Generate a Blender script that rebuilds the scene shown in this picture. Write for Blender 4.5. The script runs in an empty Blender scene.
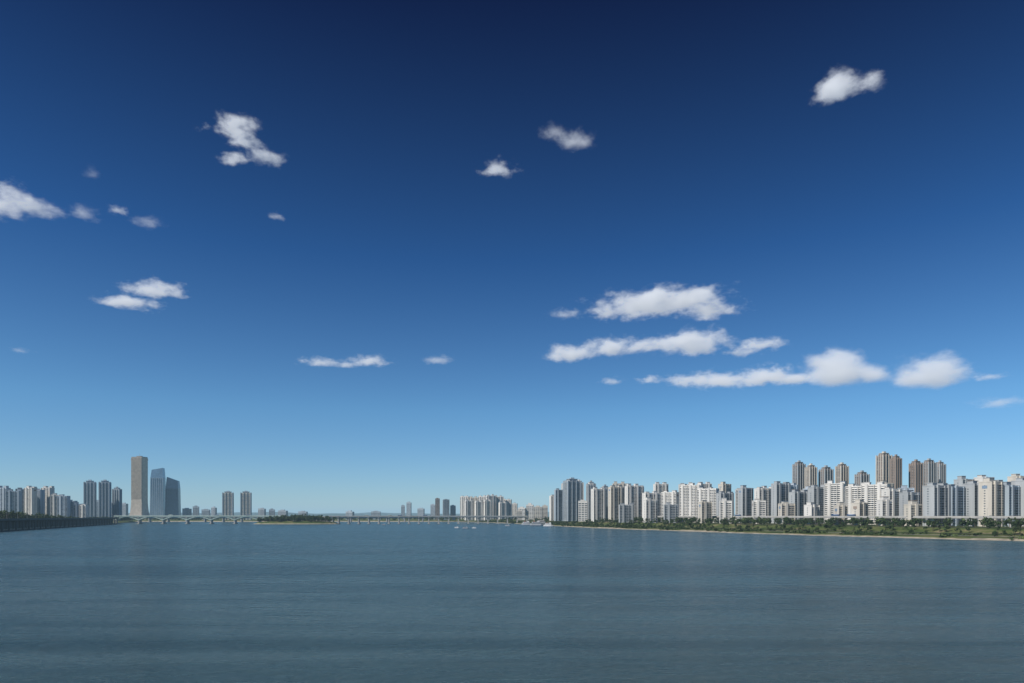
import bpy, math, random
from mathutils import Vector, Matrix, noise as mnoise
random.seed(7)
R = random.random
def U(a,b): return a+(b-a)*random.random()
scene = bpy.context.scene
scene.view_settings.view_transform='Standard'
scene.view_settings.look='None'
scene.view_settings.exposure=0
EYE=20.0; F=682.7; HZ=516.0; CX=512.0
# survey helpers: bearing column + distance -> metres in the world
def sx(c,d): return (c-CX)/F*d
def sz(r,d): return EYE+(HZ-r)*d/F

# ------------------------------------------------------------ materials
def newmat(name):
    m=bpy.data.materials.new(name); m.use_nodes=True
    nt=m.node_tree
    for n in list(nt.nodes): nt.nodes.remove(n)
    return m,nt
def mat(name,col,rough=0.8,metal=0.0,var=0.15,scale=0.1,spec=0.3,stretch=(1,1,1)):
    m,nt=newmat(name); N=nt.nodes; L=nt.links
    o=N.new('ShaderNodeOutputMaterial'); b=N.new('ShaderNodeBsdfPrincipled')
    b.inputs['Roughness'].default_value=rough; b.inputs['Metallic'].default_value=metal
    b.inputs['Specular IOR Level'].default_value=spec
    g=N.new('ShaderNodeNewGeometry'); mp=N.new('ShaderNodeVectorMath'); mp.operation='MULTIPLY'
    mp.inputs[1].default_value=stretch
    n=N.new('ShaderNodeTexNoise'); n.inputs['Scale'].default_value=scale; n.inputs['Detail'].default_value=4
    r=N.new('ShaderNodeValToRGB')
    r.color_ramp.elements[0].position=0.3; r.color_ramp.elements[1].position=0.7
    r.color_ramp.elements[0].color=tuple(max(0,c*(1-var)) for c in col)+(1,)
    r.color_ramp.elements[1].color=tuple(min(1,c*(1+var)) for c in col)+(1,)
    L.new(g.outputs['Position'],mp.inputs[0]); L.new(mp.outputs[0],n.inputs['Vector'])
    L.new(n.outputs['Fac'],r.inputs[0]); L.new(r.outputs[0],b.inputs['Base Color']); L.new(b.outputs[0],o.inputs[0])
    return m
ST=(1,1,0.15)
M={}
M['white']=mat('wall_white',(0.68,0.66,0.62),stretch=ST)
M['cream']=mat('wall_cream',(0.58,0.54,0.47),stretch=ST)
M['grey']=mat('wall_grey',(0.38,0.40,0.41),stretch=ST)
M['blueg']=mat('wall_bluegrey',(0.36,0.42,0.47),stretch=ST)
M['brown']=mat('wall_brown',(0.27,0.22,0.19),stretch=ST)
M['hazew']=mat('wall_haze_tint',(0.44,0.50,0.56),stretch=ST)  # bluish aerial haze put into the wall colour
M['accent']=mat('wall_accent',(0.32,0.26,0.22),stretch=ST)
M['accblue']=mat('wall_accent_blue',(0.20,0.28,0.38),stretch=ST)
M['roof']=mat('roof_grey',(0.22,0.22,0.22))
M['conc']=mat('concrete',(0.40,0.39,0.37),scale=0.2,stretch=ST)
M['concsh']=mat('concrete_shade',(0.10,0.11,0.11),scale=0.2)  # concrete with the shade under the riverside viaduct put into its colour
M['asph']=mat('asphalt',(0.05,0.05,0.052))
M['g1']=mat('glass_dark',(0.045,0.06,0.075),rough=0.15,spec=0.6)
M['g2']=mat('glass_mid',(0.12,0.14,0.16),rough=0.2,spec=0.6)
M['g3']=mat('glass_curtain',(0.27,0.27,0.26),rough=0.4)
M['gold']=mat('gold_glass',(0.48,0.41,0.33),rough=0.4,metal=0.15,spec=0.5)
M['goldd']=mat('gold_glass_dark',(0.29,0.24,0.19),rough=0.3,metal=0.15,spec=0.5)
M['gb']=mat('glass_blue',(0.17,0.28,0.38),rough=0.25,metal=0.2,spec=0.6)
M['gbd']=mat('glass_navy',(0.04,0.08,0.13),rough=0.25,metal=0.2,spec=0.6)
M['green']=mat('bridge_green_paint',(0.50,0.62,0.56))
M['steel']=mat('bridge_grey',(0.40,0.41,0.40))
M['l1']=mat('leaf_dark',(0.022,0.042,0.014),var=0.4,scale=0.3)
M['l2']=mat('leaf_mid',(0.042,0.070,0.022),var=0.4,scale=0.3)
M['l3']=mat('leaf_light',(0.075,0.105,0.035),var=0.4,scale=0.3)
M['bark']=mat('bark',(0.09,0.07,0.05))
M['sand']=mat('sand',(0.34,0.30,0.23),var=0.35,scale=0.15)
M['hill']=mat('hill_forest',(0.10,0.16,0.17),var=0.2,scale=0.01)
M['boatw']=mat('boat_white',(0.75,0.75,0.74),rough=0.4)
M['boatb']=mat('boat_blue',(0.05,0.12,0.28),rough=0.4)
M['red']=mat('paint_red',(0.45,0.05,0.04),rough=0.4)
M['silver']=mat('paint_silver',(0.5,0.5,0.52),rough=0.35)
M['black']=mat('rubber',(0.02,0.02,0.02))
# grass with dry patches
def grassmat():
    m,nt=newmat('grass_meadow'); N=nt.nodes; L=nt.links
    o=N.new('ShaderNodeOutputMaterial'); b=N.new('ShaderNodeBsdfPrincipled'); b.inputs['Roughness'].default_value=0.95
    b.inputs['Specular IOR Level'].default_value=0.1
    g=N.new('ShaderNodeNewGeometry')
    n=N.new('ShaderNodeTexNoise'); n.inputs['Scale'].default_value=0.035; n.inputs['Detail'].default_value=8; n.inputs['Roughness'].default_value=0.7
    r=N.new('ShaderNodeValToRGB'); e=r.color_ramp.elements
    e[0].position=0.36; e[0].color=(0.030,0.052,0.016,1)
    e[1].position=0.64; e[1].color=(0.24,0.20,0.12,1)
    x=e.new(0.47); x.color=(0.070,0.10,0.030,1)
    x=e.new(0.56); x.color=(0.12,0.13,0.05,1)
    L.new(g.outputs['Position'],n.inputs['Vector']); L.new(n.outputs['Fac'],r.inputs[0])
    L.new(r.outputs[0],b.inputs['Base Color']); L.new(b.outputs[0],o.inputs[0]); return m
M['grass']=grassmat()

# ------------------------------------------------------------ mesh builder
class MB:
    def __init__(s): s.v=[]; s.f=[]; s.m=[]; s.names=[]
    def mi(s,k):
        if k not in s.names: s.names.append(k)
        return s.names.index(k)
    def poly(s,pts,k):
        b=len(s.v); s.v.extend([tuple(p) for p in pts]); s.f.append(tuple(range(b,b+len(pts)))); s.m.append(s.mi(k))
    def box(s,x0,x1,y0,y1,z0,z1,k,top=None,T=None):
        b=len(s.v)
        P=[(x0,y0,z0),(x1,y0,z0),(x1,y1,z0),(x0,y1,z0),(x0,y0,z1),(x1,y0,z1),(x1,y1,z1),(x0,y1,z1)]
        if T: P=[tuple(T@Vector(p)) for p in P]
        s.v.extend(P); i=s.mi(k); t=s.mi(top) if top else i
        for q in ((0,3,2,1),(0,1,5,4),(1,2,6,5),(2,3,7,6),(3,0,4,7)):
            s.f.append(tuple(b+a for a in q)); s.m.append(i)
        s.f.append((b+4,b+5,b+6,b+7)); s.m.append(t)
    def cyl(s,x,y,z0,z1,r0,r1,k,n=8):
        b=len(s.v)
        for j in range(n):
            a=2*math.pi*j/n; s.v.append((x+r0*math.cos(a),y+r0*math.sin(a),z0))
        for j in range(n):
            a=2*math.pi*j/n; s.v.append((x+r1*math.cos(a),y+r1*math.sin(a),z1))
        i=s.mi(k)
        for j in range(n):
            s.f.append((b+j,b+(j+1)%n,b+n+(j+1)%n,b+n+j)); s.m.append(i)
        s.f.append(tuple(b+n+j for j in range(n))); s.m.append(i)
    def strut(s,p,q,w,k):
        p=Vector(p);q=Vector(q);d=q-p;L=d.length
        if L<1e-6:return
        T=Matrix.Translation(p)@d.to_track_quat('Z','Y').to_matrix().to_4x4()
        s.box(-w/2,w/2,-w/2,w/2,0,L,k,T=T)
    def loft(s,rings,k,cap=None):
        b=len(s.v); n=len(rings[0])
        for r in rings: s.v.extend([tuple(p) for p in r])
        i=s.mi(k)
        for a in range(len(rings)-1):
            for j in range(n):
                s.f.append((b+a*n+j,b+a*n+(j+1)%n,b+(a+1)*n+(j+1)%n,b+(a+1)*n+j)); s.m.append(i)
        s.f.append(tuple(b+(len(rings)-1)*n+j for j in range(n))); s.m.append(s.mi(cap or k))
    def obj(s,name,loc=(0,0,0),rot=0.0,mesh_only=False):
        me=bpy.data.meshes.new(name); me.from_pydata(s.v,[],s.f)
        for k in s.names: me.materials.append(M[k])
        me.polygons.foreach_set('material_index',s.m); me.update()
        if mesh_only: return me
        return inst(name,me,loc,rot)
def inst(name,me,loc,rot=0.0):
    o=bpy.data.objects.new(name,me); o.location=loc; o.rotation_euler=(0,0,rot)
    scene.collection.objects.link(o); return o

# ------------------------------------------------------------ buildings
def windows(b,w,d,z0,z1,fh,bay,sides='fblr',wf=0.62,hf=0.5,glass=('g1','g1','g2','g3'),off=0.06):
    nf=max(1,int((z1-z0)/fh))
    for s in sides:
        L=w if s in 'fb' else d
        nb=max(1,int(L/bay)); bw=L/nb
        for i in range(nb):
            c=-L/2+bw*(i+.5); h=bw*wf/2
            for f in range(nf):
                a=z0+f*fh+fh*(1-hf)*0.6; t=a+fh*hf; k=random.choice(glass)
                if s=='f': q=[(c-h,-d/2-off,a),(c+h,-d/2-off,a),(c+h,-d/2-off,t),(c-h,-d/2-off,t)]
                elif s=='b': q=[(c+h,d/2+off,a),(c-h,d/2+off,a),(c-h,d/2+off,t),(c+h,d/2+off,t)]
                elif s=='l': q=[(-w/2-off,c+h,a),(-w/2-off,c-h,a),(-w/2-off,c-h,t),(-w/2-off,c+h,t)]
                else: q=[(w/2+off,c-h,a),(w/2+off,c+h,a),(w/2+off,c+h,t),(w/2+off,c-h,t)]
                b.poly(q,k)
def slab_apartment(x,y,g,w,h,rot,wall='white',depth=13):
    b=MB(); fh=2.9; acc=random.choice(['accent','accblue','grey'])
    b.box(-w/2,w/2,-depth/2,depth/2,0,h,wall,'roof')
    bay=4.0; nb=max(2,int(w/bay)); bw=w/nb
    windows(b,w,depth,1.5,h-1,fh,bay,'fb',wf=0.72,hf=0.52)
    for s in (-1,1):
        for f in range(int(h/fh)-1):
            z=1.5+f*fh
            b.poly([(s*(w/2+.06),-0.9*s,z+.9),(s*(w/2+.06),0.9*s,z+.9),(s*(w/2+.06),0.9*s,z+2.1),(s*(w/2+.06),-0.9*s,z+2.1)],'g2')
    f=1
    while f*fh<h-1:
        b.box(-w/2+.3,w/2-.3,-depth/2-1.1,-depth/2,1.5+f*fh-.35,1.5+f*fh,wall); f+=1
    for i in range(0,nb+1,2):
        c=-w/2+i*bw
        b.box(c-.3,c+.3,-depth/2-1.4,-depth/2,0,h+.6,wall)
    for i in range(1,nb,4):
        c=-w/2+i*bw+bw*.5
        b.box(c-1.6,c+1.6,-depth/2-2.0,-depth/2+.5,0,h+1.5,wall)
        hh=U(3,5.5)
        b.box(c-3.4,c+3.4,-3.6,3.6,h,h+hh,wall,'roof')
        b.box(c-3.8,c+3.8,-4.0,4.0,h+hh,h+hh+.5,random.choice([acc,wall,'grey']))
    for s in (-1,1):
        b.box(-w/2,w/2,s*depth/2-.2,s*depth/2+.2,h,h+1.1,wall)
        b.box(s*w/2-.2,s*w/2+.2,-depth/2,depth/2,h+.003,h+1.1,wall)
    if R()<.3:
        for s in (-1,1): b.box(s*(w/2+.08)-.05,s*(w/2+.08)+.05,-3.0,3.0,h-7,h-3.5,acc)
    return b.obj('apartment_building',(x,y,g),rot)
def tower_apartment(x,y,g,w,d,h,rot,wall='brown',trim='cream',glass=('g1','g1','g2')):
    b=MB(); fh=3.0
    b.box(-w/2,w/2,-d/2,d/2,0,h,wall,'roof')
    windows(b,w,d,3,h-2,fh,3.6,'fblr',wf=0.7,hf=0.55,glass=glass)
    for sx_ in (-1,1):
        for sy_ in (-1,1):
            b.box(sx_*w/2-1.1,sx_*w/2+1.1,sy_*d/2-1.1,sy_*d/2+1.1,0,h+1.5,trim)
    for fx in (-.17,.17):
        b.box(fx*w-.6,fx*w+.6,-d/2-1.2,-d/2,0,h+3,trim); b.box(fx*w-.6,fx*w+.6,d/2,d/2+1.2,0,h+3,trim)
    for fy in (-.17,.17):
        b.box(-w/2-1.2,-w/2,fy*d-.6,fy*d+.6,0,h+3,trim); b.box(w/2,w/2+1.2,fy*d-.6,fy*d+.6,0,h+3,trim)
    z=fh*5
    while z<h:
        b.box(-w/2-.35,w/2+.35,-d/2-.35,d/2+.35,z,z+.5,trim); z+=fh*5
    b.box(-w*.32,w*.32,-d*.32,d*.32,h,h+5,wall,'roof')
    b.box(-w*.36,w*.36,-d*.36,d*.36,h+5,h+5.8,trim)
    b.box(-w*.14,w*.14,-d*.14,d*.14,h+5.8,h+9,trim)
    return b.obj('apartment_tower',(x,y,g),rot)
def office(x,y,g,w,d,h,rot,wall='hazew',name='office_building',glass=('g1','g2')):
    b=MB()
    b.box(-w/2,w/2,-d/2,d/2,0,h,wall,'roof')
    windows(b,w,d,1,h-1,4,5,'fblr',wf=0.8,hf=0.55,glass=glass)
    b.box(-w*.25,w*.2,-d*.25,d*.25,h,h+U(3,6),wall,'roof')
    b.box(-w/2-.2,w/2+.2,-d/2-.2,-d/2+.2,h,h+1.2,wall)
    return b.obj(name,(x,y,g),rot)

def place_slab(c,d,row,wm,rot,wall='white',g=8,**k):
    return slab_apartment(sx(c,d),d,g,wm,sz(row,d)-g-3,rot,wall,**k)
def place_tower(c,d,row,wpx,rot,wall='brown',trim='cream',g=8,**k):
    w=wpx*d/F/1.25
    return tower_apartment(sx(c,d),d,g,w,w*.8,sz(row,d)-g-8,rot,wall,trim,**k)
def place_office(c,d,row,wpx,wall='hazew',g=5,rot=None,**k):
    w=wpx*d/F/1.1
    return office(sx(c,d),d,g,w,w*.6,sz(row,d)-g-3,U(-.3,.3) if rot is None else rot,wall,**k)

# left bank apartments
for c,r,w in [(3,487,30),(14,490,26),(22,488,22),(31,487,24),(39,489,22),(48,487,26),(57,494,22),(64,495,22),(72,500,20),(78,503,18),(84,504,14)]:
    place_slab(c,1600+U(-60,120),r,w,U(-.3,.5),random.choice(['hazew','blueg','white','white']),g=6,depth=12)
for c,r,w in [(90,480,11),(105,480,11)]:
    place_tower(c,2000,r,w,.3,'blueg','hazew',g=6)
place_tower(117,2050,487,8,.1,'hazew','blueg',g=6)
for c,r,w in [(9,497,12),(27,498,10),(44,498,12),(97,500,10),(124,503,7),(112,502,9),(187,508,8),(196,506,6),(206,509,8),(214,507,5),(262,508,7),(272,509,6),(283,510,9)]:
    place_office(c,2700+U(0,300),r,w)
place_tower(228,2600,491,11.5,.25,'cream','hazew',g=5,glass=('g2','g3'))
place_tower(246,2620,491,11.5,.25,'cream','hazew',g=5,glass=('g2','g3'))

# 63-storey gold tower (flared base, stepped crown)
def gold_tower():
    d=2830; x=sx(139.5,d); b=MB(); H=sz(457,d)-6
    def ring(w,dp,z):
        c=3.0
        return [(-w/2+c,-dp/2,z),(w/2-c,-dp/2,z),(w/2,-dp/2+c,z),(w/2,dp/2-c,z),(w/2-c,dp/2,z),(-w/2+c,dp/2,z),(-w/2,dp/2-c,z),(-w/2,-dp/2+c,z)]
    rings=[]
    for i in range(13):
        t=i/12; z=t*H*.985; fl=1+.22*max(0,1-t*3.2)**2
        rings.append(ring(56*fl,34*(1+.5*max(0,1-t*3.2)**2),z))
    b.loft(rings,'gold','roof')
    nfl=62
    for i in range(1,nfl):
        t=i/nfl; z=t*H*.98; e=max(0,1-t*3.2)**2
        w=56*(1+.22*e)+.5; dp=34*(1+.5*e)+.5
        b.box(-w/2+2.6,w/2-2.6,-dp/2,dp/2,z,z+1.3,'goldd')
    for i in range(15):
        xx=-24+i*48/14
        b.box(xx-.45,xx+.45,-17.9,-17.3,H*.32,H*.985,'gold')
    b.box(-26,26,-15,15,H*.985,H,'goldd','roof')
    b.box(-27.6,27.6,-16.6,16.6,H*.945,H*.965,'goldd')
    b.box(-10,10,-6,6,H,H+4,'roof'); b.strut((0,0,H),(0,0,H+14),.6,'grey')
    b.box(-60,70,-30,30,0,14,'goldd','roof')
    b.obj('gold_skyscraper',(x,d,6),-.22)
gold_tower()
def glass_tower(c,d,r,wpx,k,kd,cut,name):
    b=MB(); H=sz(r,d)-6; w=wpx*d/F/1.15; dp=w*.7
    def ring(z,s=1): 
        return [(-w/2*s,-dp/2*s,z),(w/2*s,-dp/2*s,z),(w/2*s,dp/2*s,z),(-w/2*s,dp/2*s,z)]
    rr=[ring(0,1.06),ring(H*.4,1.0),ring(H*.8,.96)]
    top=[(-w/2*.8,-dp/2*.8,H*(1-cut)),(w/2*.85,-dp/2*.8,H),(w/2*.85,dp/2*.8,H),(-w/2*.8,dp/2*.8,H*(1-cut))]
    rr.append(top); b.loft(rr,k,kd)
    z=4.0
    while z<H*.8:
        s=1.06-.06*min(1,z/(H*.4))-(.04*max(0,(z-H*.4)/(H*.4)))
        b.box(-w/2*s-.2,w/2*s+.2,-dp/2*s-.2,dp/2*s+.2,z,z+1.2,kd); z+=4.2
    for i in range(7):
        xx=-w/2*.9+i*w*.9/6
        b.box(xx-.4,xx+.4,-dp/2-1.0,-dp/2+.6,0,H*.8,kd)
    b.obj(name,(sx(c,d),d,6),.2)
glass_tower(158,3100,468,14,'gb','blueg',.04,'glass_skyscraper')
glass_tower(173,3000,481,14,'gbd','gbd',-.10,'glass_skyscraper')

# middle distance
for c,r,w in [(403,505,4),(409,502,5),(421,508,7),(433,504,5),(350,511,8),(376,511,10),(303,511,9)]:
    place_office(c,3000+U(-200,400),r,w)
place_office(437.5,2700,498,5,'brown'); place_office(446,2680,499,7,'blueg'); place_office(453,2700,505,6,'hazew')
for c,r in [(465,496),(474,497),(483,496),(491,495),(499,496),(507,499),(513,503)]:
    place_slab(c,2450+U(-60,60),r,32,U(-.35,.35),random.choice(['white','white','cream']),g=5)
for c,r in [(469,500),(479,501),(488,500),(503,502)]:
    place_slab(c,2350,r,28,.4,'white',g=5)
for c,r,w in [(522,507,8),(530,504,8),(538,506,9),(545,505,6),(519,510,6)]:
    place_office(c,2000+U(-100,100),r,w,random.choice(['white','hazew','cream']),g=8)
place_slab(555,1750,495,26,.3,'white'); place_slab(560,1650,489,26,.2,'blueg')
place_tower(572,1600,478,17,.35,'grey','blueg'); place_tower(566,1700,481,9,.2,'blueg','white')
place_tower(579,1650,480,9,.2,'grey','white')
place_tower(591,1500,481,9,.25,'white','grey'); place_slab(598,1450,488,26,.3,'white'); place_tower(605,1480,485,9,.3,'white','blueg')
place_office(583,1500,500,10,'white',g=8)
# right bank estate
i=0; c=616
while c<928:
    t=(c-614)/310; d=1420-560*t
    r=485.5+random.choice([-3,-1,0,1,2,4,6])+U(-.7,.7)
    rot=.28 if (i//3)%3!=1 else -.75
    place_slab(c,d,r,U(13,19)*d/F/ (1.02 if rot>0 else .8),rot+U(-.04,.04),random.choice(['white','white','cream','white','white','grey']),depth=13)
    c+=U(15.5,22); i+=1
c=620
while c<930:
    t=(c-614)/310; d=1620-560*t
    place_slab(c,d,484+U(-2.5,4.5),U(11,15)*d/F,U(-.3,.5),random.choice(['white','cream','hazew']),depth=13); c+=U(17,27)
c=626
while c<925:
    t=(c-614)/310; d=1280-480*t
    place_slab(c,d,U(498,505),U(9,14)*d/F,U(-.2,.5),random.choice(['white','cream','grey']),depth=12); c+=U(18,34)
# brown high-rise towers behind
for c,r,w in [(799,461,11),(811,464,10),(826,466,12),(842,463,11),(884,452,13),(896,455,9),(916,460,11),(929,459,12),(940,461,9),(862,471,12)]:
    place_tower(c,1350+U(-60,60),r,w,.3,random.choice(['brown','brown','accent']),random.choice(['accent','grey','cream']))
# nearer estate at the right
for c,r,w,wall in [(936,484,22,'grey'),(953,485,20,'blueg'),(975,482,20,'grey'),(991,480,18,'cream'),(1008,484,18,'blueg'),(1025,479,22,'grey'),(1048,480,26,'white'),(1075,481,26,'white')]:
    d=800+U(-30,30)-(c-936)*.3
    place_slab(c,d,r,w*d/F,.35,wall,depth=14)
for c,r,w in [(964,478,12),(984,476,12),(1001,481,12),(1018,475,12),(1040,474,14),(945,487,10)]:
    d=960; place_slab(c,d,r,w*d/F*1.2,.2,random.choice(['white','grey','cream']),depth=14)
for c in range(1100,1500,28):
    place_slab(c,820-(c-1100)*.5,480,30,.4,random.choice(['white','cream']),depth=13)

# ------------------------------------------------------------ water and land
def watermat():
    m,nt=newmat('river_water'); N=nt.nodes; L=nt.links
    o=N.new('ShaderNodeOutputMaterial'); b=N.new('ShaderNodeBsdfPrincipled')
    b.inputs['IOR'].default_value=1.333
    g=N.new('ShaderNodeNewGeometry')
    def noise(sc,det,st,rough=.55,dist=0):
        v=N.new('ShaderNodeVectorMath'); v.operation='MULTIPLY'; v.inputs[1].default_value=st
        n=N.new('ShaderNodeTexNoise'); n.inputs['Scale'].default_value=sc; n.inputs['Detail'].default_value=det
        n.inputs['Roughness'].default_value=rough; n.inputs['Distortion'].default_value=dist
        L.new(g.outputs['Position'],v.inputs[0]); L.new(v.outputs[0],n.inputs['Vector']); return n
    def mrange(src,a,b_,c=0,d=1):
        s=N.new('ShaderNodeMapRange'); s.inputs[1].default_value=a; s.inputs[2].default_value=b_; s.inputs[3].default_value=c; s.inputs[4].default_value=d
        L.new(src,s.inputs[0]); return s.outputs[0]
    def ma(op,a,c,e=None):
        v=N.new('ShaderNodeMath'); v.operation=op
        for i,z in enumerate((a,c,e)):
            if z is None: continue
            if isinstance(z,(int,float)): v.inputs[i].default_value=z
            else: L.new(z,v.inputs[i])
        return v.outputs[0]
    streak=mrange(noise(1,5,(0.0022,0.022,1),.62,.5).outputs['Fac'],.40,.64)
    fine=mrange(noise(1,6,(0.055,0.21,1),.78,.3).outputs['Fac'],.32,.68)      # mask for painted tone and roughness of cat's-paws 5-20 m
    w1=noise(1,6,(0.55,1.1,1),.78,.5)
    w2=noise(1,4,(0.09,0.20,1),.6)
    h=ma('MULTIPLY_ADD',w2.outputs['Fac'],1.6,w1.outputs['Fac'])
    bp=N.new('ShaderNodeBump'); bp.inputs['Distance'].default_value=2.4
    L.new(mrange(streak,0,1,1.0,.65),bp.inputs['Strength']); L.new(h,bp.inputs['Height'])
    L.new(bp.outputs[0],b.inputs['Normal'])
    fac=ma('ADD',ma('MULTIPLY',streak,.48),ma('MULTIPLY',fine,.52))
    rip=mrange(w1.outputs['Fac'],.3,.7,-.30,.30)
    fac=ma('ADD',fac,rip)
    cl=N.new('ShaderNodeClamp'); L.new(fac,cl.inputs[0])
    mx=N.new('ShaderNodeMix'); mx.data_type='RGBA'
    mx.inputs[6].default_value=(0.016,0.058,0.070,1); mx.inputs[7].default_value=(0.078,0.150,0.170,1)  # lighter and darker sky reflections of ripples painted into the base colour
    L.new(cl.outputs[0],mx.inputs[0]); L.new(mx.outputs[2],b.inputs['Base Color'])
    L.new(mrange(fine,0,1,.17,.32),b.inputs['Roughness'])
    L.new(b.outputs[0],o.inputs[0]); return m
M['water']=watermat()
b=MB(); S=40000; b.poly([(-S,-S,0),(S,-S,0),(S,S,0),(-S,S,0)],'water'); b.obj('river_water')
b=MB(); S=60000; b.poly([(-S,-S,-8),(S,-S,-8),(S,S,-8),(-S,S,-8)],'sand'); b.obj('ground')

def resample(P,step):
    out=[]
    for (a,b_) in zip(P[:-1],P[1:]):
        a=Vector(a);b2=Vector(b_);n=max(1,int((b2-a).length/step))
        for i in range(n): out.append(a.lerp(b2,i/n))
    out.append(Vector(P[-1])); return out
RS=[(1300,-900),(720,60),(402,536),(353,621),(303,719),(235,854),(166,1051),(91,1301),(58,1518),(-19,1870),(-130,2250),(-300,2420)]
NR=Vector((0.9,0.43)).normalized()
PROF=[(-8,-2.5),(-1,-.25),(1.5,.35),(5,.9),(10,1.5),(16,1.9),(26,2.2),(40,2.4),(60,2.7),(80,2.9),(100,3.2),(112,6),(122,8),(160,8),(220,8),(400,8.2),(1000,8.5),(4000,9),(30000,9)]
def prof(o):
    for (a,za),(b_,zb) in zip(PROF[:-1],PROF[1:]):
        if a<=o<=b_: return za+(zb-za)*(o-a)/(b_-a)
    return PROF[-1][1]
rs=resample(RS,7)
def jit(i):
    return 5*math.sin(i*.11)+3*math.sin(i*.37+1)+1.6*math.sin(i*.9+2)+U(-.8,.8)
b=MB()
for i,p in enumerate(rs):
    j=jit(i)
    for (o,z) in PROF:
        q=p+NR*(o+(j*max(0,1-max(0,o)/50)))
        b.v.append((q.x,q.y,z+(U(-.15,.25) if 4<o<100 else 0)))
n=len(PROF)
for i in range(len(rs)-1):
    for k in range(n-1):
        a=i*n+k; b.f.append((a,a+1,a+n+1,a+n))
        kk='sand' if PROF[k+1][0]<=5 or (PROF[k+1][0]<=10 and mnoise.noise(Vector((i*.06,2,0)))>.1) else 'grass'
        b.m.append(b.mi(kk))
b.obj('right_bank_ground')
def ribbon(name,o0,o1,dz,k):
    b=MB()
    for p,q in zip(rs[:-1],rs[1:]):
        A=p+NR*o0;B=q+NR*o0;C=q+NR*o1;D=p+NR*o1
        b.poly([(A.x,A.y,prof(o0)+dz),(D.x,D.y,prof(o1)+dz),(C.x,C.y,prof(o1)+dz),(B.x,B.y,prof(o0)+dz)],k)
    return b.obj(name)
ribbon('riverside_path',30,34,.35,'conc'); ribbon('service_road',84,92,.35,'asph'); ribbon('expressway_road',128,146,.15,'asph')
# left bank
LS=[(-200,-900),(-420,200),(-600,700),(-690,915),(-840,1300),(-995,1700),(-1180,2150),(-1500,2330),(-2600,2400)]
LP=[(-4,-3),(0,-.3),(1.0,2.0),(8,3.5),(20,8),(45,12),(90,16),(160,17),(260,10),(500,7),(3000,7),(30000,7)]
NL=Vector((-0.93,0.36)).normalized()
ls=resample(LS,15); b=MB()
for i,p in enumerate(ls):
    s=min(1,max(.0,(1500-p.y)/600))
    for (o,z) in LP:
        q=p+NL*o; b.v.append((q.x,q.y,z if o<10 or o>=500 else 6+(z-6)*s+U(-.3,.3)))
n=len(LP)
for i in range(len(ls)-1):
    for k in range(n-1):
        a=i*n+k; b.f.append((a,a+n,a+n+1,a+1)); b.m.append(b.mi('sand' if k<2 else 'grass'))
b.obj('left_bank_ground')
# far land
b=MB()
far=[(-30000,2350)]+[(-4000+i*60,2380+18*math.sin(i*.7)+8*math.sin(i*2.1)) for i in range(75)]+[(30000,2380)]
for p,q in zip(far[:-1],far[1:]):
    b.poly([(p[0],p[1]-8,-.5),(q[0],q[1]-8,-.5),(q[0],q[1],2.5),(p[0],p[1],2.5)],'sand')
    b.poly([(p[0],p[1],2.5),(q[0],q[1],2.5),(q[0],q[1]+25,5),(p[0],p[1]+25,5)],'grass')
    b.poly([(p[0],p[1]+25,5),(q[0],q[1]+25,5),(q[0],39000,5),(p[0],39000,5)],'grass')
b.obj('far_bank_ground')
def hill(name,y,x0,x1,h,seed,base=4):
    b=MB(); n=160
    prev=None
    for i in range(n+1):
        t=i/n; x=x0+(x1-x0)*t
        e=min(1,t*6,(1-t)*6)
        z=base+e*h*(.55+.45*mnoise.noise(Vector((t*7,seed,0)))+.10*mnoise.noise(Vector((t*40,seed,3))))
        cur=[(x,y-900,base),(x,y-300,base+(z-base)*.7),(x,y,z),(x,y+900,base)]
        if prev:
            for k in range(3): b.poly([prev[k],cur[k],cur[k+1],prev[k+1]],'hill')
        prev=cur
    b.obj(name)
hill('hills',9000,-7500,200,105,1.3); hill('hills',12000,-9000,6000,120,5.1)

# ------------------------------------------------------------ trees
def tree(b,x,y,z,H,Rr,dens=1.0,q=1.0):
    b.cyl(x,y,z-.3,z+H*.45,H*.028,H*.015,'bark',5)
    for a in range(3):
        t=U(0,6.28); b.strut((x,y,z+H*.35),(x+math.cos(t)*Rr*.5,y+math.sin(t)*Rr*.5,z+H*.65),H*.015,'bark')
    nl=int(U(5,8)*dens)
    for l in range(nl):
        a=U(0,6.28); rr=Rr*U(0,.65); zz=z+H*U(.32,.88); lr=Rr*U(.35,.6)*(1.15-.5*(zz-z)/H)
        cx,cy=x+math.cos(a)*rr,y+math.sin(a)*rr
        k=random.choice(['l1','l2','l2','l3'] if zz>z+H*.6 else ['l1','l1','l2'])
        for j in range(int(13*q)):
            u=Vector((random.gauss(0,1),random.gauss(0,1),random.gauss(0,1))).normalized()*lr*U(.55,1.1)
            c=Vector((cx+u.x,cy+u.y,zz+u.z*.8)); s=lr*U(.22,.42)
            nrm=(u.normalized()+Vector((U(-.6,.6),U(-.6,.6),U(-.3,.9)))).normalized()
            t1=nrm.orthogonal().normalized(); t2=nrm.cross(t1)
            b.poly([c-t1*s-t2*s*.6,c+t1*s*.8-t2*s,c+t1*s+t2*s*.7,c-t1*s*.6+t2*s],k)
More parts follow.
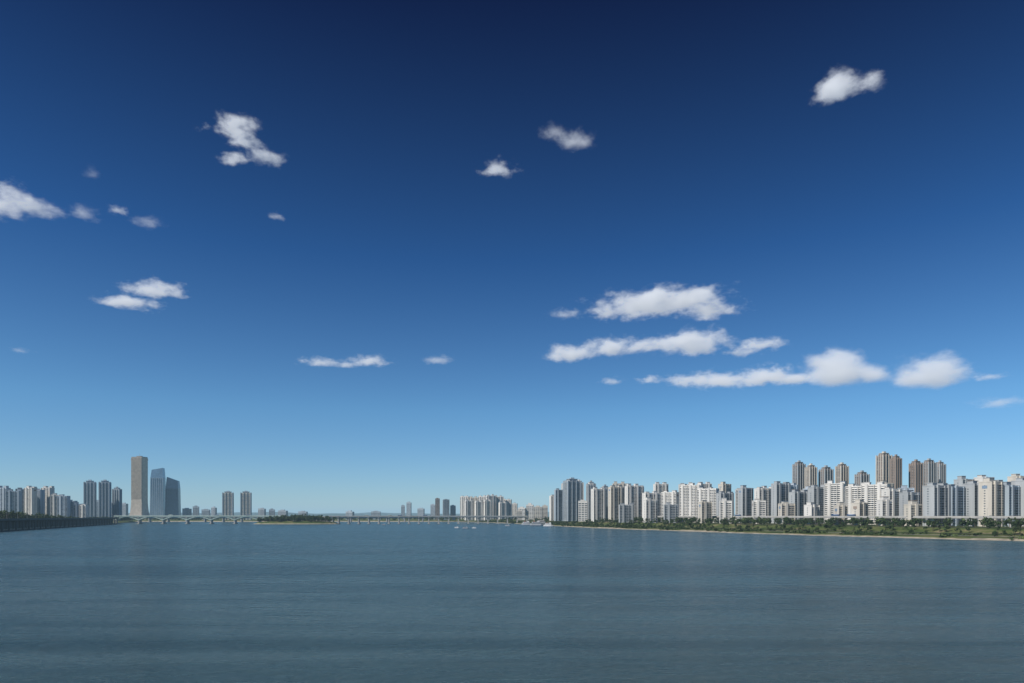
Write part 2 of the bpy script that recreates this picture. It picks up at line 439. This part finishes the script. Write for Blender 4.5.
# right bank tree belt
b=MB()
for i,p in enumerate(rs):
    if p.y<380 or p.y>2250: continue
    for k in range(3):
        if R()<.9:
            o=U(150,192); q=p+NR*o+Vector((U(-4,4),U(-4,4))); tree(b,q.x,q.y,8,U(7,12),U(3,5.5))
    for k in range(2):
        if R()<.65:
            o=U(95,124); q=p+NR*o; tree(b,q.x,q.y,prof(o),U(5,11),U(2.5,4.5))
b.obj('distant_trees')
b=MB()
for i,p in enumerate(rs):
    if p.y<380 or p.y>2250: continue
    for k in range(3):
        if mnoise.noise(Vector((i*.09,7.7+k,0)))+U(-.3,.3)>.1:
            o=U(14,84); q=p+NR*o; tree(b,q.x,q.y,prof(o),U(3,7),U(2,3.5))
b.obj('park_trees')
b=MB()
for i,p in enumerate(rs):
    if p.y<380: continue
    for k in range(11):
        o=6+abs(random.gauss(0,24)); q=p+NR*o+Vector((U(-3,3),U(-3,3)))
        if mnoise.noise(Vector((q.x*.02,q.y*.02,1)))<-.1: continue
        h=U(.6,2.4); kk=random.choice(['l2','l3','l1','l1'])
        for j in range(8):
            c=Vector((q.x+U(-1.8,1.8),q.y+U(-1.8,1.8),prof(min(o,90))+h*U(.2,.8))); s=h*U(.3,.6)
            nrm=Vector((U(-1,1),U(-1,1),U(-.2,1))).normalized(); t1=nrm.orthogonal().normalized(); t2=nrm.cross(t1)
            b.poly([c-t1*s-t2*s*.5,c+t1*s*.7-t2*s,c+t1*s+t2*s*.6,c-t1*s*.5+t2*s],kk)
b.obj('shore_bushes')
# left bank woods
b=MB()
for i,p in enumerate(ls):
    if p.y<600 or p.y>2300: continue
    s=min(1,max(.0,(1500-p.y)/600))
    for k in range(8):
        o=U(22,150)
        zz=6+(12+ (5*min(1,o/100)) -6)*s-1
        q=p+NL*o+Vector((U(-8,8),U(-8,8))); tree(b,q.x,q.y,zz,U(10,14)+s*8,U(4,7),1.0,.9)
b.obj('distant_trees')
# far shore trees
b=MB()
for i in range(420):
    x=U(-2300,50); y=2415+U(0,160); 
    tree(b,x,y,5,U(8,16),U(6,10),.8,.7)
b.obj('distant_trees')

# ------------------------------------------------------------ island
b=MB(); ix,iy=sx(296,1700),1700
rings=[]
for rr,z in [(1.06,-1.5),(1,0),(.975,1.4),(.95,1.6),(.9,4.5),(.6,7),(.25,8)]:
    rings.append([(ix+104*rr*math.cos(a*math.pi/20)*(1+.05*math.sin(a*1.7)),iy+34*rr*math.sin(a*math.pi/20),z) for a in range(40)])
b.loft(rings[:4],'sand'); b.loft(rings[3:],'grass'); b.obj('river_island')
b=MB()
for i in range(170):
    a=U(0,6.28); r=math.sqrt(R())*.93; dx=math.cos(a)*r
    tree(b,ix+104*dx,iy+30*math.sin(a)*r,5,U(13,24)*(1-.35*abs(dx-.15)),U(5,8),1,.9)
b.obj('island_trees')

# ------------------------------------------------------------ bridges
def bridge(name,p,q,top,span,k,arch=False,wd=18,first=0.0):
    p=Vector(p);q=Vector(q); L=(q-p).length; ang=math.atan2((q-p).y,(q-p).x); b=MB()
    b.box(0,L,-wd/2,wd/2,top-1.1,top,k,'asph')
    for s in (-1,1):
        b.box(0,L,s*(wd/2)-.2+s*.25,s*(wd/2)+.2+s*.25,top-1.3,top+.9,k)
        for gy in (.30,.44):
            if not arch: b.box(0,L,s*wd*gy-.35,s*wd*gy+.35,top-3.4,top-1.1,k)
    x=0
    while x<L:
        for s in (-1,1): b.box(x-.06,x+.06,s*(wd/2+.25)-.06,s*(wd/2+.25)+.06,top+.9,top+1.9,'steel')
        x+=4
    for s in (-1,1): b.box(0,L,s*(wd/2+.25)-.08,s*(wd/2+.25)+.08,top+1.9,top+2.05,'steel')
    x=first
    while x<=L+1:
        for s in (-.3,.3): b.box(x-1.5,x+1.5,s*wd-1.8,s*wd+1.8,-3,top-4.6,'conc')
        b.box(x-1.8,x+1.8,-wd/2,wd/2,top-4.6,top-3.4,'conc')
        b.box(x-3,x+3,-wd/2-1.5,wd/2+1.5,-3,1.6,'conc')
        if arch and x+span<=L+1:
            n=18
            for s in (-.42,.42):
                for j in range(n):
                    t0=j/n;t1=(j+1)/n
                    z0=top-2.6-8.0*(2*t0-1)**2; z1=top-2.6-8.0*(2*t1-1)**2
                    b.strut((x+t0*span,s*wd,z0),(x+t1*span,s*wd,z1),1.5,k)
                    b.strut((x+t0*span,s*wd,z0),(x+t0*span,s*wd,top-1.1),.7,k)
        x+=span
    return b.obj(name,(p.x,p.y,0),ang)
bridge('river_bridge',(-1010,1740),(-392-200,1762),20.2,59.8,'green',arch=True)
bridge('river_bridge',(-470,1750),(40,1790),19.6,25.5,'steel',wd=20)
b=MB(); b.box(-592,-470,1745,1770,4,19.2,'conc','asph'); b.obj('bridge_abutment')
bridge('far_bridge',(-1500,2250),(-300,2300),17,60,'steel')
def viaduct(name,line,nv,o,wd,top,k,kp,span=25,base=-3):
    b=MB(); P=[p+nv*o for p in line]
    acc=0
    for p,q in zip(P[:-1],P[1:]):
        L=(q-p).length; T=Matrix.Translation((p.x,p.y,0))@Matrix.Rotation(math.atan2((q-p).y,(q-p).x),4,'Z')
        b.box(-.3,L,-wd/2,wd/2,top-1.8,top,k,'asph',T=T)
        for s in (-1,1): b.box(-.3,L,s*(wd/2+.2)-.18,s*(wd/2+.2)+.18,top-1.2,top+1.0,k,T=T)
        acc+=L
        if acc>span:
            acc=0
            b.box(-1.0,1.0,-wd*.36-1,-wd*.36+1,base,top-3,kp,T=T); b.box(-1,1,wd*.36-1,wd*.36+1,base,top-3,kp,T=T)
            b.box(-1.2,1.2,-wd*.48,wd*.48,top-3,top-1.8,kp,T=T)
    return b.obj(name)
lv=[p for p in ls if 450<p.y<1720]
viaduct('riverside_viaduct',lv,NL,-6,16,15.5,'concsh','concsh',28)
b=MB()
for p,q in zip(lv[:-1],lv[1:]):
    a=p+NL*2.5;c=q+NL*2.5
    b.poly([(a.x,a.y,-1),(c.x,c.y,-1),(c.x,c.y,13.6),(a.x,a.y,13.6)],'concsh')
    a2=a+NL*14;c2=c+NL*14
    b.poly([(a.x,a.y,13.6),(c.x,c.y,13.6),(c2.x,c2.y,13.6),(a2.x,a2.y,13.6)],'conc')
b.obj('retaining_wall')
rv=[p for p in rs if 330<p.y<1900][::3]
viaduct('elevated_expressway',rv,NR,205,17,19.0,'conc','conc',38,base=6)

# ------------------------------------------------------------ vehicles, lamps, boats
def car_mesh(k):
    b=MB()
    prof_=[(-2.2,.35),(2.2,.35),(2.25,.8),(1.3,.95),(.6,1.42),(-1.1,1.45),(-1.9,1.0),(-2.25,.9)]
    for s in (-.85,.85): b.poly([(x,s,z) for x,z in (prof_ if s<0 else prof_[::-1])],k)
    n=len(prof_)
    for i in range(n):
        a=prof_[i];c=prof_[(i+1)%n]; b.poly([(a[0],-.85,a[1]),(a[0],.85,a[1]),(c[0],.85,c[1]),(c[0],-.85,c[1])],'g1' if i in (3,5) else k)
    for s in (-.86,.86): b.poly([(-1.5,s,.98),(1.1,s,.98),(.55,s,1.36),(-1.05,s,1.38)],'g1')
    for wx in (-1.35,1.35):
        for s in (-.8,.8):
            pts=[(wx+.33*math.cos(t*math.pi/5),s*1.08,.33+.33*math.sin(t*math.pi/5)) for t in range(10)]
            b.poly(pts,'black'); pts2=[(x,s*.8,z) for x,y,z in pts]; b.poly(pts2,'black')
            for t in range(10): b.poly([pts[t],pts[(t+1)%10],pts2[(t+1)%10],pts2[t]],'black')
    return b.obj('car',mesh_only=True)
def bus_mesh(k):
    b=MB(); b.box(-5.5,5.5,-1.25,1.25,.4,3.1,k); b.box(-5.2,5.3,-1.28,1.28,1.5,2.5,'g1'); b.box(-3,3,-.8,.8,3.1,3.35,'boatw')
    for wx in (-3.5,3.3):
        for s in (-1.1,1.1): b.box(wx-.45,wx+.45,s-.18,s+.18,.0,.8,'black')
    return b.obj('bus',mesh_only=True)
cars=[car_mesh(k) for k in ('boatw','silver','black','red')]; buses=[bus_mesh('green'),bus_mesh('boatb')]
for i in range(46):
    j=random.randrange(0,len(rv)-1); p=rv[j]+NR*(205+random.choice([-5,-2,2,5])); dd=rv[j+1]-rv[j]; a=math.atan2(dd.y,dd.x)
    if R()<.1: inst('bus',random.choice(buses),(p.x,p.y,19.0),a)
    else: inst('car',random.choice(cars),(p.x,p.y,19.0),a)
for i in range(26):
    right=R()<.6
    x=U(-460,30) if right else U(-1000,-600)
    y=(1750+(x+470)/510*40 if x>-500 else 1740+(x+1010)/418*22)+random.choice([-5,-2,2,5])
    zt=19.6 if right else 20.2
    if R()<.25: inst('bus',random.choice(buses),(x,y,zt),.05)
    else: inst('car',random.choice(cars),(x,y,zt),.05)
b=MB(); b.cyl(0,0,0,9,.16,.09,'steel',6); b.strut((0,0,8.9),(1.8,0,9.6),.12,'steel'); b.box(1.5,2.5,-.18,.18,9.5,9.7,'grey'); b.box(-.35,.35,-.35,.35,0,.5,'conc')
lamp=b.obj('street_lamp',mesh_only=True)
for p in rv[::2]:
    q=p+NR*197; inst('street_lamp',lamp,(q.x,q.y,19.0),.4)
for x in range(-460,30,38): inst('street_lamp',lamp,(x,1750+(x+470)/510*40-9,19.6),1.57)
for x in range(-1000,-595,38): inst('street_lamp',lamp,(x,1740+(x+1010)/418*22-8,20.2),1.57)
for p in lv[::3]:
    q=p-NL*12; inst('street_lamp',lamp,(q.x,q.y,15.5),2.6)

def boat(c,d,L,rot,name='ferry_boat',decks=2,off=0):
    b=MB(); W=L*.24; h=L*.09
    def ring(s,z,f=1): 
        return [(-L/2*s,-W/2*s,z),(L*.25,-W/2*s,z),(L*.40*f,-W*.28*s,z),(L/2*s*f,0,z+ (0.25 if z>0 else 0)),(L*.40*f,W*.28*s,z),(L*.25,W/2*s,z),(-L/2*s,W/2*s,z)]
    b.loft([ring(.85,-.6,.9),ring(.92,h*.3,.97)],'boatb'); b.loft([ring(.93,h*.3,.97),ring(1,h)],'boatw')
    z=h
    for k in range(decks):
        s=1-.2*k; hh=L*.085
        b.box(-L*.42*s,L*.26*s,-W*.42*s,W*.42*s,z,z+hh,'boatw')
        b.box(-L*.40*s,L*.262*s,-W*.425*s,W*.425*s,z+hh*.35,z+hh*.75,'g1')
        b.box(-L*.44*s,L*.29*s,-W*.46*s,W*.46*s,z+hh,z+hh+.2,'boatw'); z+=hh+.2
    b.box(L*.05,L*.17,-W*.2,W*.2,z,z+L*.06,'boatw'); b.strut((0,0,z),(0,0,z+L*.16),.2,'steel')
    b.cyl(-L*.2,0,z,z+L*.07,L*.025,L*.02,'red')
    b.obj(name,(sx(c,d),d,0),rot)
boat(537,1400,30,.15); boat(549,1300,22,-.4); boat(527,1520,26,.1)
boat(466,1080,11,.2,'motor_boat',1); boat(457,1130,9,-.3,'motor_boat',1); boat(474,1110,8,2.8,'motor_boat',1); boat(508,1350,12,.1,'motor_boat',1); boat(384,1500,10,.3,'motor_boat',1)
b=MB(); b.box(-16,16,-7,7,-.5,1.2,'conc'); b.box(-13,13,-5,5,1.2,5,'boatw'); b.box(-12.5,12.5,-5.1,5.1,2.2,4.2,'g1')
b.box(-14.5,14.5,-6.5,6.5,5,5.4,'boatw'); b.box(-8,8,-4,4,5.4,8.4,'boatw'); b.box(-7.6,7.6,-4.1,4.1,6.2,7.8,'g1')
b.loft([[(-9,-5,8.4),(9,-5,8.4),(9,5,8.4),(-9,5,8.4)],[(-5,-.5,11),(5,-.5,11),(5,.5,11),(-5,.5,11)]],'roof')
for i in range(9): b.box(-15.5+i*3.85,-15.3+i*3.85,-6.6,-6.4,1.2,5,'steel')
b.obj('floating_pavilion',(sx(541,1470),1470,0),.2)

# ------------------------------------------------------------ low-level haze layer with its own glow
m,nt=newmat('haze_glow'); o=nt.nodes.new('ShaderNodeOutputMaterial'); pv=nt.nodes.new('ShaderNodeVolumePrincipled')
SG=4.2e-5
pv.inputs['Density'].default_value=SG; pv.inputs['Color'].default_value=(0,0,0,1)
pv.inputs['Emission Color'].default_value=(.31,.50,.66,1); pv.inputs['Emission Strength'].default_value=SG  # emission stands in for daylight scattered by the haze
nt.links.new(pv.outputs[0],o.inputs['Volume']); M['haze']=m
m.cycles.homogeneous_volume=True
b=MB(); b.box(-35000,35000,-5000,35000,-3,285,'haze'); b.obj('haze')

# ------------------------------------------------------------ clouds (volumes with added glow at ~1300 m)
BASE=1300
def cloud(row,blobs,k=4.0,E=.36,seed=0,namp=.92):
    D=(BASE-EYE)/((HZ-row)/F); m2=D/F
    bl=[(sx(x,D),D+U(-.3,.3)*rx*m2,sz(y+ry*.3,D),rx*m2,rx*m2*.8,ry*m2) for x,y,rx,ry in blobs]
    pad=1.5
    lo=[min(q[i]-q[i+3]*pad*(.6 if i==2 else 1) for q in bl) for i in range(3)]; hi=[max(q[i]+q[i+3]*pad for q in bl) for i in range(3)]
    cen=[(lo[i]+hi[i])/2 for i in range(3)]
    minr=sum(q[5] for q in bl)/len(bl)
    m,nt=newmat('cloud_vapour'); N=nt.nodes; L=nt.links
    o=N.new('ShaderNodeOutputMaterial'); pv=N.new('ShaderNodeVolumePrincipled')
    tc=N.new('ShaderNodeTexCoord')
    def vm(op,a,bv):
        v=N.new('ShaderNodeVectorMath'); v.operation=op; L.new(a,v.inputs[0])
        if bv is not None: v.inputs[1].default_value=bv
        return v
    def ma(op,a,bb,c=None):
        v=N.new('ShaderNodeMath'); v.operation=op
        for i,z in enumerate((a,bb,c)):
            if z is None: continue
            if isinstance(z,(int,float)): v.inputs[i].default_value=z
            else: L.new(z,v.inputs[i])
        return v.outputs[0]
    P=tc.outputs['Object']; shape=None
    for q in bl:
        s=vm('SUBTRACT',P,(q[0]-cen[0],q[1]-cen[1],q[2]-cen[2])); dv=vm('DIVIDE',s.outputs[0],(q[3],q[4],q[5]))
        sp=N.new('ShaderNodeSeparateXYZ'); L.new(dv.outputs[0],sp.inputs[0])
        zz=ma('MULTIPLY_ADD',ma('MINIMUM',sp.outputs[2],0.0),1.1,sp.outputs[2])   # flatter base
        cb=N.new('ShaderNodeCombineXYZ'); L.new(sp.outputs[0],cb.inputs[0]); L.new(sp.outputs[1],cb.inputs[1]); L.new(zz,cb.inputs[2])
        ln=vm('LENGTH',cb.outputs[0],None)
        f=ma('SUBTRACT',1.0,ln.outputs['Value'])
        shape=f if shape is None else ma('SMOOTH_MAX',shape,f,.2)
    sc=vm('MULTIPLY',P,(1/(minr*3.4),1/(minr*3.4),1/(minr*1.9)))
    ad=vm('ADD',sc.outputs[0],(seed*3.7,seed*1.3,seed*2.1))
    n=N.new('ShaderNodeTexNoise'); n.inputs['Scale'].default_value=1.6; n.inputs['Detail'].default_value=5; n.inputs['Roughness'].default_value=.70
    L.new(ad.outputs[0],n.inputs['Vector'])
    d=ma('ADD',shape,ma('MULTIPLY',ma('SUBTRACT',n.outputs['Fac'],.55),namp*3.4))
    mr=N.new('ShaderNodeMapRange'); mr.interpolation_type='SMOOTHSTEP'
    mr.inputs[1].default_value=-0.15; mr.inputs[2].default_value=1.4; L.new(d,mr.inputs[0])
    den=ma('MULTIPLY',mr.outputs[0],k/minr)
    L.new(den,pv.inputs['Density']); pv.inputs['Color'].default_value=(.97,.97,.97,1); pv.inputs['Anisotropy'].default_value=0.0
    pv.inputs['Emission Color'].default_value=(.80,.88,1,1); L.new(ma('MULTIPLY',den,E),pv.inputs['Emission Strength'])  # added emission stands in for multiple scattering inside the cloud
    L.new(pv.outputs[0],o.inputs['Volume'])
    m.cycles.volume_step_rate=.45
    key='cl%d'%seed; M[key]=m
    b=MB(); b.box(lo[0]-cen[0],hi[0]-cen[0],lo[1]-cen[1],hi[1]-cen[1],lo[2]-cen[2],hi[2]-cen[2],key)
    b.obj('cloud',tuple(cen))
CL=[
(90,[(826,91,20,11),(845,82,25,15),(868,82,18,13)],3.0),
(143,[(236,128,27,9),(246,142,17,12),(264,155,19,9),(232,157,15,6)],2.5),
(134,[(552,131,17,8),(576,137,21,11)],.9),
(170,[(499,169,18,8)],1.7),
(206,[(2,200,34,18),(28,206,28,16),(-30,200,30,16)],3.2),
(211,[(84,210,15,10)],.8),(209,[(118,209,11,6)],1.0),
(294,[(152,287,30,9),(128,302,30,7)],1.8),
(361,[(322,361,24,5),(368,360,24,6),(345,363,16,4)],.8),(360,[(438,360,15,6)],.6),
(304,[(635,305,48,11),(680,302,50,12),(714,309,32,7),(655,297,32,10)],2.5),
(347,[(575,352,30,10),(610,347,32,11),(650,345,32,10),(692,342,40,14)],2.7),
(345,[(744,350,19,9),(766,342,26,7)],1.5),
(377,[(690,379,28,9),(725,378,34,11),(770,373,38,13),(798,376,20,8)],2.3),
(366,[(844,364,42,27),(872,371,24,15),(818,360,16,11)],3.4),
(369,[(930,371,40,20),(944,364,24,18),(908,370,16,10)],2.9),
(312,[(566,312,20,5)],.4),(380,[(612,380,14,5)],.6),(380,[(650,380,16,5)],.8),(375,[(992,375,18,5)],.5),
(174,[(93,174,9,8)],.25),(215,[(276,215,8,5)],.5),(223,[(149,223,18,6)],.3),
(402,[(1000,402,28,7)],.3),(349,[(18,349,12,4)],.2),
]
for i,(row,bl,k) in enumerate(CL): cloud(row,bl,k,seed=i+1,namp=.62 if i in (14,15) else .92)

# ------------------------------------------------------------ sun + sky
SE=math.radians(43); SR=math.atan2(-.78,-.46)
sd=Vector((math.sin(SR)*math.cos(SE),math.cos(SR)*math.cos(SE),math.sin(SE)))
l=bpy.data.lights.new('sun','SUN'); l.energy=4.6; l.angle=math.radians(.5); l.color=(1,.95,.88)
o=bpy.data.objects.new('sun',l); o.rotation_euler=sd.to_track_quat('Z','Y').to_euler(); scene.collection.objects.link(o)
w=bpy.data.worlds.new('World'); scene.world=w; w.use_nodes=True; nt=w.node_tree; N=nt.nodes; L=nt.links
bg=N['Background']; sky=N.new('ShaderNodeTexSky'); sky.sky_type='NISHITA'; sky.sun_disc=False
sky.sun_elevation=SE; sky.sun_rotation=SR; sky.altitude=1500; sky.air_density=1.0; sky.dust_density=.2; sky.ozone_density=3
tc=N.new('ShaderNodeTexCoord'); sp=N.new('ShaderNodeSeparateXYZ'); L.new(tc.outputs['Generated'],sp.inputs[0])
r=N.new('ShaderNodeValToRGB'); e=r.color_ramp.elements
L.new(sp.outputs['Z'],r.inputs[0])
e[0].position=0; e[0].color=(.62,.78,.97,1); e[1].position=.62; e[1].color=(.0,.045,.20,1)
x=e.new(.15); x.color=(.47,.80,1.0,1); x=e.new(.35); x.color=(.14,.43,.74,1)
mx=N.new('ShaderNodeMix'); mx.data_type='RGBA'; mx.blend_type='MULTIPLY'; mx.inputs[0].default_value=1
L.new(sky.outputs[0],mx.inputs[6]); L.new(r.outputs[0],mx.inputs[7]); L.new(mx.outputs[2],bg.inputs[0]); bg.inputs[1].default_value=.1

cam=bpy.data.cameras.new('camera'); cam.lens=24; cam.sensor_width=36; cam.shift_y=(HZ-341.5)/1024; cam.clip_end=120000; cam.clip_start=.5
co=bpy.data.objects.new('camera',cam); co.location=(0,0,EYE); co.rotation_euler=(math.pi/2,0,0); scene.collection.objects.link(co); scene.camera=co
